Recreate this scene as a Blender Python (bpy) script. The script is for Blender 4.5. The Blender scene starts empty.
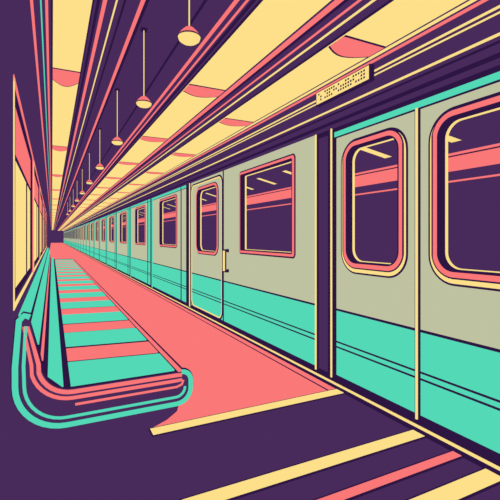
import bpy, math, bmesh, random
from mathutils import Vector
sc=bpy.context.scene
sc.view_settings.view_transform='Standard'
try: sc.view_settings.look='None'
except Exception: pass

def lin(c): 
    c/=255.0
    return c/12.92 if c<=0.04045 else ((c+0.055)/1.055)**2.4
def mat(name,hexs):
    r,g,b=[lin(int(hexs[i:i+2],16)) for i in (0,2,4)]
    m=bpy.data.materials.new(name); m.use_nodes=True
    nt=m.node_tree; nt.nodes.clear()
    o=nt.nodes.new('ShaderNodeOutputMaterial'); e=nt.nodes.new('ShaderNodeEmission')  # every surface glows in its flat colour, in place of lamps
    e.inputs[0].default_value=(r,g,b,1); e.inputs[1].default_value=1
    nt.links.new(e.outputs[0],o.inputs[0]); m.diffuse_color=(r,g,b,1)
    return m
M={'dark':mat('ink_purple','482B5A'),'line':mat('ink_outline','2E1643'),'pink':mat('coral','FB7878'),
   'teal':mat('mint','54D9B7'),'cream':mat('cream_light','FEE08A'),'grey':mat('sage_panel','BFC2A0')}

class B:
    def __init__(s,name,parent=None):
        s.name=name; s.v=[]; s.f=[]; s.m=[]; s.mats=[]; s.parent=parent
    def mi(s,k):
        if k not in s.mats: s.mats.append(k)
        return s.mats.index(k)
    def poly(s,pts,k):
        n=len(s.v); s.v+= [tuple(p) for p in pts]; s.f.append(list(range(n,n+len(pts)))); s.m.append(s.mi(k))
    def box(s,x0,x1,y0,y1,z0,z1,k):
        n=len(s.v)
        s.v+=[(x0,y0,z0),(x1,y0,z0),(x1,y1,z0),(x0,y1,z0),(x0,y0,z1),(x1,y0,z1),(x1,y1,z1),(x0,y1,z1)]
        for q in [(0,3,2,1),(4,5,6,7),(0,1,5,4),(1,2,6,5),(2,3,7,6),(3,0,4,7)]:
            s.f.append([n+i for i in q]); s.m.append(s.mi(k))
    def prism(s,pr,y0,y1,k,kend=None):
        N=len(pr)
        for i in range(N):
            a=pr[i]; b=pr[(i+1)%N]
            s.poly([(a[0],y0,a[1]),(b[0],y0,b[1]),(b[0],y1,b[1]),(a[0],y1,a[1])],k)
        s.poly([(p[0],y0,p[1]) for p in pr],kend or k)
        s.poly([(p[0],y1,p[1]) for p in reversed(pr)],kend or k)
    def slab(s,p0,p1,t,y0,y1,k):
        d=Vector((p1[0]-p0[0],p1[1]-p0[1])).normalized(); n=Vector((-d.y,d.x))*t
        s.prism([p0,p1,(p1[0]+n.x,p1[1]+n.y),(p0[0]+n.x,p0[1]+n.y)],y0,y1,k)
    def floorpoly(s,pts,z0,z1,k):
        s.poly([(p[0],p[1],z1) for p in pts],k)
        s.poly([(p[0],p[1],z0) for p in reversed(pts)],k)
        for i in range(len(pts)):
            a=pts[i]; b=pts[(i+1)%len(pts)]
            s.poly([(a[0],a[1],z0),(b[0],b[1],z0),(b[0],b[1],z1),(a[0],a[1],z1)],k)
    def ring(s,cy,cz,inn,out,x0,x1,k,kin=None,outer_c=None,oc=None):
        def sd(dy,dz,h):
            hw,hh,r=h
            qx=abs(dy)-hw+r; qy=abs(dz)-hh+r
            return math.hypot(max(qx,0),max(qy,0))+min(max(qx,qy),0)-r
        def hit(a,h,dz0=0):
            lo,hi=0,10
            c,sn=math.cos(a),math.sin(a)
            for _ in range(36):
                m=(lo+hi)/2
                if sd(c*m,sn*m-dz0,h)<0: lo=m
                else: hi=m
            return lo
        angs=[]
        hw,hh,r=inn
        for (sx,sy,a0) in [(1,1,0),(-1,1,90),(-1,-1,180),(1,-1,270)]:
            for j in range(9):
                t=math.radians(a0+90*j/8)
                angs.append(math.atan2(sy*(hh-r)+r*math.sin(t), sx*(hw-r)+r*math.cos(t)))
        if outer_c:
            y0,y1,z0,z1=outer_c
            for yy in (y0,y1):
                for zz in (z0,z1): angs.append(math.atan2(zz-cz,yy-cy))
        elif oc:
            hw,hh,r=out
            for (sx,sy,a0) in [(1,1,0),(-1,1,90),(-1,-1,180),(1,-1,270)]:
                for j in range(9):
                    t=math.radians(a0+90*j/8)
                    angs.append(math.atan2(oc+sy*(hh-r)+r*math.sin(t), sx*(hw-r)+r*math.cos(t)))
        angs=sorted(set(round(a,6) for a in angs))
        I=[];O=[]
        for a in angs:
            c,sn=math.cos(a),math.sin(a)
            ti=hit(a,inn); I.append((cy+c*ti,cz+sn*ti))
            if outer_c:
                t=1e9
                if c>1e-9: t=min(t,(y1-cy)/c)
                if c<-1e-9: t=min(t,(y0-cy)/c)
                if sn>1e-9: t=min(t,(z1-cz)/sn)
                if sn<-1e-9: t=min(t,(z0-cz)/sn)
            else: t=hit(a,out,oc or 0)
            O.append((cy+c*t,cz+sn*t))
        N=len(angs)
        for i in range(N):
            j=(i+1)%N
            s.poly([(x0,*I[i]),(x0,*I[j]),(x0,*O[j]),(x0,*O[i])],k)
            s.poly([(x0,*I[i]),(x0,*I[j]),(x1,*I[j]),(x1,*I[i])],kin or k)
            s.poly([(x0,*O[i]),(x0,*O[j]),(x1,*O[j]),(x1,*O[i])],kin or k)
            s.poly([(x1,*I[i]),(x1,*I[j]),(x1,*O[j]),(x1,*O[i])],kin or k)
    def make(s):
        me=bpy.data.meshes.new(s.name); me.from_pydata(s.v,[],s.f)
        for k in s.mats: me.materials.append(M[k])
        for p,i in zip(me.polygons,s.m): p.material_index=i
        me.update()
        o=bpy.data.objects.new(s.name,me); sc.collection.objects.link(o)
        if s.parent: o.parent=s.parent
        return o
def empty(name):
    e=bpy.data.objects.new(name,None); sc.collection.objects.link(e); return e
def tube(name,pts,r,k,parent,cyclic=False):
    c=bpy.data.curves.new(name,'CURVE'); c.dimensions='3D'; c.bevel_depth=r; c.bevel_resolution=2; c.use_fill_caps=True
    sp=c.splines.new('POLY'); sp.points.add(len(pts)-1)
    for i,p in enumerate(pts): sp.points[i].co=(*p,1)
    sp.use_cyclic_u=cyclic
    c.materials.append(M[k]); o=bpy.data.objects.new(name,c); sc.collection.objects.link(o); o.parent=parent
    return o

Y0,Y1=-2.5,95.0
# ---------------- floor
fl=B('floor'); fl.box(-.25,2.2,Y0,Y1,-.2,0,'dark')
fl.box(2.2,5,Y0,Y1,-.9,-.7,'dark'); flo=fl.make()
fm=B('floor_marking',flo)
pp=[(.57,2.6),(.70,2.68),(.80,2.78),(.86,2.92),(.88,3.1),(.88,16.3),(-.2,16.3),(-.2,Y1-.1),(2.09,Y1-.1),(2.09,2.6)]  # near corner cut away: bare dark floor stands in for bench's shadow
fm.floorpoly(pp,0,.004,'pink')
def strip(y0,y1,x0,x1,k):
    fm.box(x0-.01,x1,y0-.012,y1+.012,0,.005,'line'); fm.box(x0,x1,y0,y1,0,.007,k)
strip(2.51,2.6,.57,2.10,'cream')
strip(1.74,1.83,.55,2.10,'cream')
strip(1.49,1.545,.55,2.10,'pink')
strip(1.25,1.35,.55,2.10,'cream')
strip(.9,.94,.55,2.10,'pink'); strip(.5,.6,.55,2.10,'cream')
fm.box(2.085,2.125,Y0,Y1,0,.010,'line')
fm.box(2.125,2.155,Y0,Y1,0,.014,'cream')
fm.box(2.155,2.2,Y0,Y1,0,.010,'line')
fm.box(2.00,2.012,2.6,Y1-.1,.004,.008,'line')
fm.make()

# ---------------- walls
wl=B('wall_left')
WY=[(3.4,6.3),(6.9,9.8),(10.4,13.3),(13.9,16.8),(17.4,20.3),(20.9,23.8)]
wl.box(-.4,-.25,Y0,Y1,-.2,.8,'dark'); wl.box(-.4,-.25,Y0,Y1,2.33,3.4,'dark')
prev=Y0
for a,b in WY: wl.box(-.4,-.25,prev,a,.8,2.33,'dark'); prev=b
wl.box(-.4,-.25,prev,Y1,.8,2.33,'dark')
wl.make()
for n,(a,b) in enumerate(WY):
    w=B('window_%d'%(n+1))
    w.box(-.275,-.27,a,b,.8,1.9,'cream'); w.box(-.275,-.265,a,b,1.9,2.33,'pink')
    w.box(-.275,-.262,a,b,1.88,1.91,'line')
    w.box(-.275,-.262,a+1.9,a+1.98,.8,1.88,'line')
    for (y0,y1,z0,z1) in [(a,a+.04,.8,2.33),(b-.05,b,.8,2.33),(a,b,.8,.83),(a,b,2.30,2.33)]:
        w.box(-.275,-.245,y0,y1,z0,z1,'line')
    w.box(-.26,-.243,a-.08,a-.03,.74,2.4,'cream')
    w.box(-.26,-.243,b+.03,b+.35,.74,2.4,'pink')
    w.box(-.26,-.243,a-.08,b+.35,.72,.76,'cream'); w.box(-.26,-.243,a-.08,b+.35,2.37,2.42,'pink')
    w.make()
B_=B('wall_right'); B_.box(5,5.15,Y0,Y1,-.9,3.4,'dark'); B_.make()
B_=B('wall_far'); B_.box(-.4,5.15,Y1,Y1+.15,-.9,3.5,'dark'); B_.make()
B_=B('wall_back'); B_.box(-.4,5.15,Y0-.15,Y0,-.9,3.5,'dark'); B_.make()

# ---------------- ceiling
ce=B('ceiling')
ce.box(-.25,.57,Y0,Y1,2.75,3.4,'dark')
ce.box(.57,1.0,Y0,Y1,3.35,3.45,'dark')
ce.box(1.0,5,Y0,Y1,2.64,3.45,'dark')
ceo=ce.make()
ct=B('trim_1',ceo)
def c1(x0,x1,k,t=.01,z=2.75): ct.box(x0,x1,Y0,Y1,z-t,z,k)
def U(u,H): return (.748+.003777*(u-250))*H
for u0,u1,k in [(30,33,'pink'),(40,41.5,'teal'),(45,48,'pink'),(97,100,'line'),(103,107,'pink'),(116,117.5,'cream'),(124,126,'line'),(141,145,'pink'),(145,149,'line')]:
    c1(U(u0,1.5),U(u1,1.5),k)
for u0,u1,k in [(246,248,'pink'),(252,255,'line'),(335,342,'pink'),(344,347,'line'),(358,360,'pink'),(372,374,'cream')]:
    c1(U(u0,1.39),U(u1,1.39),k,z=2.64)
ct.box(.985,1.0,Y0,Y1,2.66,2.68,'pink'); ct.box(.985,1.0,Y0,Y1,2.95,2.965,'line')
ct.make()
def lightrun(name,x0,x1,z,ys,w):
    l=B(name); t=.018
    l.box(x0-.012,x1+.012,Y0,Y1,z-.01,z,'line')
    l.box(x0,x1,Y0,Y1,z-t,z-.01,'cream')
    n=8
    for y in ys:
        def prof(g,zz,k):
            pts=[(x0+(x1-x0)*i/n, y-g) for i in range(n+1)]
            pts+=[(x1-(x1-x0)*i/n, y+w+g+w*.55*math.sin(math.pi*i/n)) for i in range(n+1)]
            l.floorpoly(pts,zz,z-t,k)
        prof(.02,z-t-.002,'line'); prof(0,z-t-.004,'pink')
    l.make()
lightrun('ceiling_light_strip',U(53,1.5),U(92,1.5),2.75,[.6+3.3*i for i in range(26)],.26)
lightrun('ceiling_light_strip',U(262,1.39),U(328,1.39),2.64,[1.4+2.05*i for i in range(42)],.16)
lightrun('ceiling_light_strip',U(392,1.39),U(462,1.39),2.64,[2.15+2.1*i for i in range(42)],.15)
fa=B('trim_2'); fa.box(2.17,2.3,Y0,Y1,2.22,2.64,'dark')
for z0,z1,k in [(2.60,2.615,'cream'),(2.565,2.58,'pink'),(2.49,2.50,'cream'),(2.46,2.466,'cream'),(2.34,2.352,'cream'),(2.30,2.31,'line'),(2.22,2.245,'line')]:
    fa.box(2.158,2.17,Y0,Y1,z0,z1,k)
fa.make()
# LED sign
sg=empty('led_sign')
s=B('sign_board',sg); s.box(2.118,2.157,2.25,2.93,2.42,2.54,'line'); s.box(2.112,2.118,2.265,2.915,2.43,2.53,'cream'); s.make()
s=B('sign_dots',sg)
random.seed(3)
for i in range(20):
    for j in range(3):
        if random.random()<.8:
            y=2.30+i*.030; z=2.449+j*.026
            s.box(2.109,2.113,y,y+.015,z,z+.014,'line')
s.make()
# pendants
for i,y in enumerate([2.59,4.07,5.9,8.2,10.6,13.2,16,19,22.5,26]):
    e=empty('pendant_lamp'); x=.83; z=2.6
    tube('rod',[(x,y,z+.03),(x,y,3.35)],.005,'cream',e)
    b=B('shade',e)
    prof=[(.012,.07,'pink'),(.03,.06,'pink'),(.055,.035,'pink'),(.072,.010,'line'),(.076,-.002,'cream'),(.07,-.02,'cream'),(.05,-.035,'cream'),(.0,-.042,'cream')]
    n=20
    for a in range(len(prof)-1):
        r0,z0,k=prof[a]; r1,z1,_=prof[a+1]
        for q in range(n):
            t0=2*math.pi*q/n; t1=2*math.pi*(q+1)/n
            b.poly([(x+r0*math.cos(t0),y+r0*math.sin(t0),z+z0),(x+r0*math.cos(t1),y+r0*math.sin(t1),z+z0),
                    (x+r1*math.cos(t1),y+r1*math.sin(t1),z+z1),(x+r1*math.cos(t0),y+r1*math.sin(t0),z+z1)],k)
    b.make()
    b=B('canopy',e); b.box(x-.03,x+.03,y-.03,y+.03,3.33,3.35,'line'); b.make()

# ---------------- train
tr=empty('subway_train')
body=B('car_side',tr); fr=B('window_frames',tr); dr=B('sliding_doors',tr)
X=2.2
def window(cy,cz,hw,hh,r,x,big=True):
    if big:
        fr.ring(cy,cz,(hw,hh,r),(hw+.038,hh+.038,r+.038),x-.004,x,'line',oc=-.014)
        fr.ring(cy,cz,(hw,hh,r),(hw+.022,hh+.022,r+.022),x-.008,x,'cream',oc=-.016)
        fr.ring(cy,cz,(hw-.012,hh-.012,r-.012),(hw+.010,hh+.010,r+.010),x-.012,x+.02,'line')
    else:
        fr.ring(cy,cz,(hw-.012,hh-.012,max(r-.012,.02)),(hw+.014,hh+.014,r+.014),x-.008,x+.02,'line')
    fr.ring(cy,cz,(hw-.034,hh-.034,max(r-.034,.02)),(hw,hh,r),x-.014,x+.02,'pink')
    fr.ring(cy,cz,(hw-.046,hh-.046,max(r-.046,.015)),(hw-.034,hh-.034,max(r-.034,.02)),x-.014,x+.05,'line')
    fr.ring(cy,cz,(hw-.052,hh-.052,max(r-.05,.012)),(hw-.04,hh-.04,max(r-.04,.015)),x+.05,x+.07,'cream')
def cell(b,y0,y1,z0,z1,wy0,wy1,wz0,wz1,r,x,big=True,k='grey'):
    cy=(wy0+wy1)/2; cz=(wz0+wz1)/2; hw=(wy1-wy0)/2; hh=(wz1-wz0)/2
    b.ring(cy,cz,(hw,hh,r),None,x,x+.05,k,'line',outer_c=(y0,y1,z0,z1))
    window(cy,cz,hw,hh,r,x,big)
def lower(b,y0,y1,x):
    b.box(x,x+.05,y0,y1,.02,.62,'teal')
    b.box(x-.004,x,y0,y1,.610,.628,'line'); b.box(x-.004,x,y0,y1,.333,.346,'line'); b.box(x-.004,x,y0,y1,.288,.301,'line')
    b.box(x-.004,x,y0,y1,.02,.05,'line')
def vline(b,y,w,k,x,z0=.02,z1=2.2): b.box(x-.01,x,y-w/2,y+w/2,z0,z1,k)
def bigdoor(y0):
    ym=y0+.886; y1=y0+1.77; xd=X+.02
    for a,b_ in ((y0,ym),(ym,y1)):
        c=(a+b_)/2
        cell(dr,a,b_,.62,2.12,c-.32,c+.32,1.0,2.03,.15,xd)
        lower(dr,a,b_,xd)
    vline(dr,ym,.04,'line',xd,z1=2.12); vline(dr,ym,.014,'cream',xd-.01,z1=2.12)
    vline(dr,y1-.01,.02,'line',xd,z1=2.12); vline(dr,y0+.01,.02,'line',xd,z1=2.12)
    dr.box(xd-.008,xd+.05,y0,y1,2.12,2.165,'teal'); dr.box(xd-.01,xd+.05,y0,y1,2.165,2.2,'line'); dr.box(xd-.01,xd,y0,y1,2.11,2.12,'line')
    for a,b_ in ((y0-.27,y0),(y1,y1+.27)):
        body.box(X,X+.07,a,b_,.02,2.2,'line')
        vline(body,b_-.02,.014,'cream',X); vline(body,a+.02,.014,'cream',X)
        vline(body,(a+b_)/2,.12,'dark',X,.05,2.15)
bigdoor(1.02)
cell(body,-2.2,.75,.62,2.2,-.8,.4,1.04,2.09,.1,X); lower(body,-2.2,.75,X)
cell(body,3.06,4.95,.62,2.2,3.40,4.716,1.04,2.09,.05,X,False); lower(body,3.06,5.30,X)
body.box(X,X+.05,4.95,5.30,.62,2.2,'grey')
cell(dr,5.30,6.75,.62,2.2,5.47,6.46,.98,2.07,.16,X,False); lower(dr,5.30,6.75,X)
dr.ring(6.02,1.1,(.70,1.04,.12),(.725,1.065,.14),X-.008,X,'line')
dr.ring(6.02,1.1,(.685,1.025,.11),(.70,1.04,.12),X-.01,X,'cream')
vline(dr,5.27,.02,'line',X)
hp=[(X,5.10,.78),(X-.05,5.10,.78),(X-.05,5.10,1.06),(X,5.10,1.06)]
tube('door_handle',hp,.026,'line',tr)
tube('door_handle_grip',[(X-.070,5.092,.78),(X-.070,5.092,1.06)],.017,'cream',tr)
body.box(X-.015,X+.05,6.75,7.0,.02,2.2,'line'); vline(body,6.78,.03,'cream',X-.015)
y=7.0; i=0
while y<Y1-4:
    P=2.95
    body.box(X,X+.05,y,y+.35,.62,2.2,'grey' if i==0 else 'teal')
    cell(body,y+.35,y+P-.12,.62,2.2,y+.64,y+2.05,1.04,2.09,.1,X,False,k='grey')
    lower(body,y,y+P-.12,X)
    body.box(X-.012,X+.05,y+P-.12,y+P,.02,2.2,'line'); vline(body,y+P-.17,.10,'teal',X)
    vline(body,y+.35,.03,'line',X)
    body.box(X-.006,X,y,y+P-.12,2.15,2.2,'teal'); body.box(X-.008,X,y,y+P-.12,2.14,2.15,'line')
    y+=P; i+=1
YE=y
body.make(); fr.make(); dr.make()
it=B('car_interior',tr)
it.box(4.6,4.65,-2.2,YE,.02,2.2,'dark'); it.box(2.25,4.65,-2.2,YE,.02,.1,'dark'); it.box(2.2,4.65,-2.2,YE,2.2,2.215,'dark')
it.box(2.2,4.65,-2.25,-2.2,.02,2.2,'dark'); it.box(2.2,4.65,YE,YE+.05,.02,2.2,'dark')
it.box(3.2,3.22,-2.2,YE,1.84,2.00,'pink'); it.box(3.19,3.2,-2.2,YE,1.965,1.975,'line')
it.box(3.2,3.21,-2.2,YE,1.74,1.755,'pink')
it.box(3.2,3.9,-2.2,YE,.1,.55,'line')
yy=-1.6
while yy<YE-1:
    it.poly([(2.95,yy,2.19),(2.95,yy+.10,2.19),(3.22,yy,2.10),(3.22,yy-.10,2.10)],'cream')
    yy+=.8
it.make()
ud=B('undercarriage',tr); ud.box(2.35,4.5,-2.0,YE-.3,-.45,.02,'line')
yy=-1
while yy<YE-3:
    ud.box(2.6,4.2,yy,yy+1.6,-.7,-.45,'line'); yy+=8
ud.make()

# ---------------- bench
bn=empty('platform_bench'); by0,by1=2.3,16.0
def arc(cx,cz,r,a0,a1,n=8): return [(cx+r*math.cos(math.radians(a0+(a1-a0)*i/n)),cz+r*math.sin(math.radians(a0+(a1-a0)*i/n))) for i in range(n+1)]
inner=[(.69,.45)]+arc(.10,.60,.15,270,195,8)+[(-.10,.83)]
top=arc(-.125,.83,.025,0,180,6)
outer=[(-.165,.60)]+arc(.07,.50,.235,180,270,10)+arc(.66,.35,.085,270,360,6)+arc(.69,.395,.055,0,90,6)
prof=inner+top+outer
sh=B('seat_shell',bn); sh.prism(prof,by0,by1,'line','dark')
yy=by0+.7
while yy<by1:
    sh.box(.15,.35,yy,yy+.1,0,.27,'line'); yy+=2.5
sh.make()
pd=B('seat_slats',bn)
# (length, colour, gap after)
yy=by0+.03; i=0
while yy<by1-.7:
    L,k,g=((.44,'teal',.045),(.30,'pink',.07))[i%2]
    sk=0 if i==0 else -.07
    pts=[(.09,yy),(.655,yy+sk),(.655,yy+L-.07),(.09,yy+L)]
    pd.floorpoly(pts,.45,.458,k)
    yy+=L+g; i+=1
pd.box(.67,.69,by0,by1,.45,.462,'pink')
pd.box(.742,.748,by0,by1,.38,.405,'pink'); pd.box(.742,.748,by0,by1,.315,.35,'teal')
pd.make()
bk=B('backrest_panel',bn)
bk.slab((-.095,.82),(-.065,.70),.006,by0,by1,'teal')
bk.slab((-.052,.65),(-.046,.615),.006,by0,by1,'pink')
bk.slab((-.02,.53),(.05,.464),.006,by0,by1,'teal')
bk.prism([(-.15,.85),(-.10,.85),(-.10,.862),(-.15,.862)],by0,by1,'teal')
bk.make()
def P3(l,y=by0-.004): return [(a,y,b) for a,b in l]
outl=[(-.10,.845),(-.125,.855),(-.148,.83)]+outer[:]
tube('edge_outline',P3(outl,by0+.012),.020,'line',bn)
tube('edge_piping',P3(outl),.014,'teal',bn)
in1=[(-.118,.80),(-.128,.60)]+arc(.07,.50,.195,180,270,10)+arc(.655,.36,.055,270,360,6)
tube('edge_piping_inner',P3(in1),.008,'teal',bn)
# padded cushion end: filled layered band following the seat curve
ce_=B('cushion_end',bn)
def band(o,i_,y,k):
    for a in range(len(o)-1):
        ce_.poly([(o[a][0],y,o[a][1]),(o[a+1][0],y,o[a+1][1]),(i_[a+1][0],y,i_[a+1][1]),(i_[a][0],y,i_[a][1])],k)
        ce_.poly([(o[a][0],y,o[a][1]),(o[a+1][0],y,o[a+1][1]),(o[a+1][0],by0,o[a+1][1]),(o[a][0],by0,o[a][1])],k)
        ce_.poly([(i_[a][0],y,i_[a][1]),(i_[a+1][0],y,i_[a+1][1]),(i_[a+1][0],by0,i_[a+1][1]),(i_[a][0],by0,i_[a][1])],k)
def curve(off):
    return [(-.10-off*.6,.80)]+[(-.045-off,.60)]+arc(.10,.60,.15+off,195,270,8)+[(.66,.45-off)]+[(.69,.447-off*.9)]
band(curve(.006),curve(.026),by0-.010,'pink')
band(curve(.040),curve(.056),by0-.010,'pink')
ce_.make()
tube('cushion_piping',P3([(.11,.365),(.66,.365),(.69,.375),(.70,.40)]),.007,'pink',bn)

cam=bpy.data.cameras.new('camera'); co=bpy.data.objects.new('camera',cam); sc.collection.objects.link(co)
co.location=(0,0,1.25); co.rotation_euler=(math.pi/2,0,-math.radians(26.45))
cam.sensor_width=36; cam.lens=398/500*36; cam.shift_y=-.026; cam.clip_start=.02; cam.clip_end=200
sc.camera=co
w=bpy.data.worlds.new('world'); sc.world=w; w.use_nodes=True
w.node_tree.nodes['Background'].inputs[0].default_value=(.05,.03,.08,1)
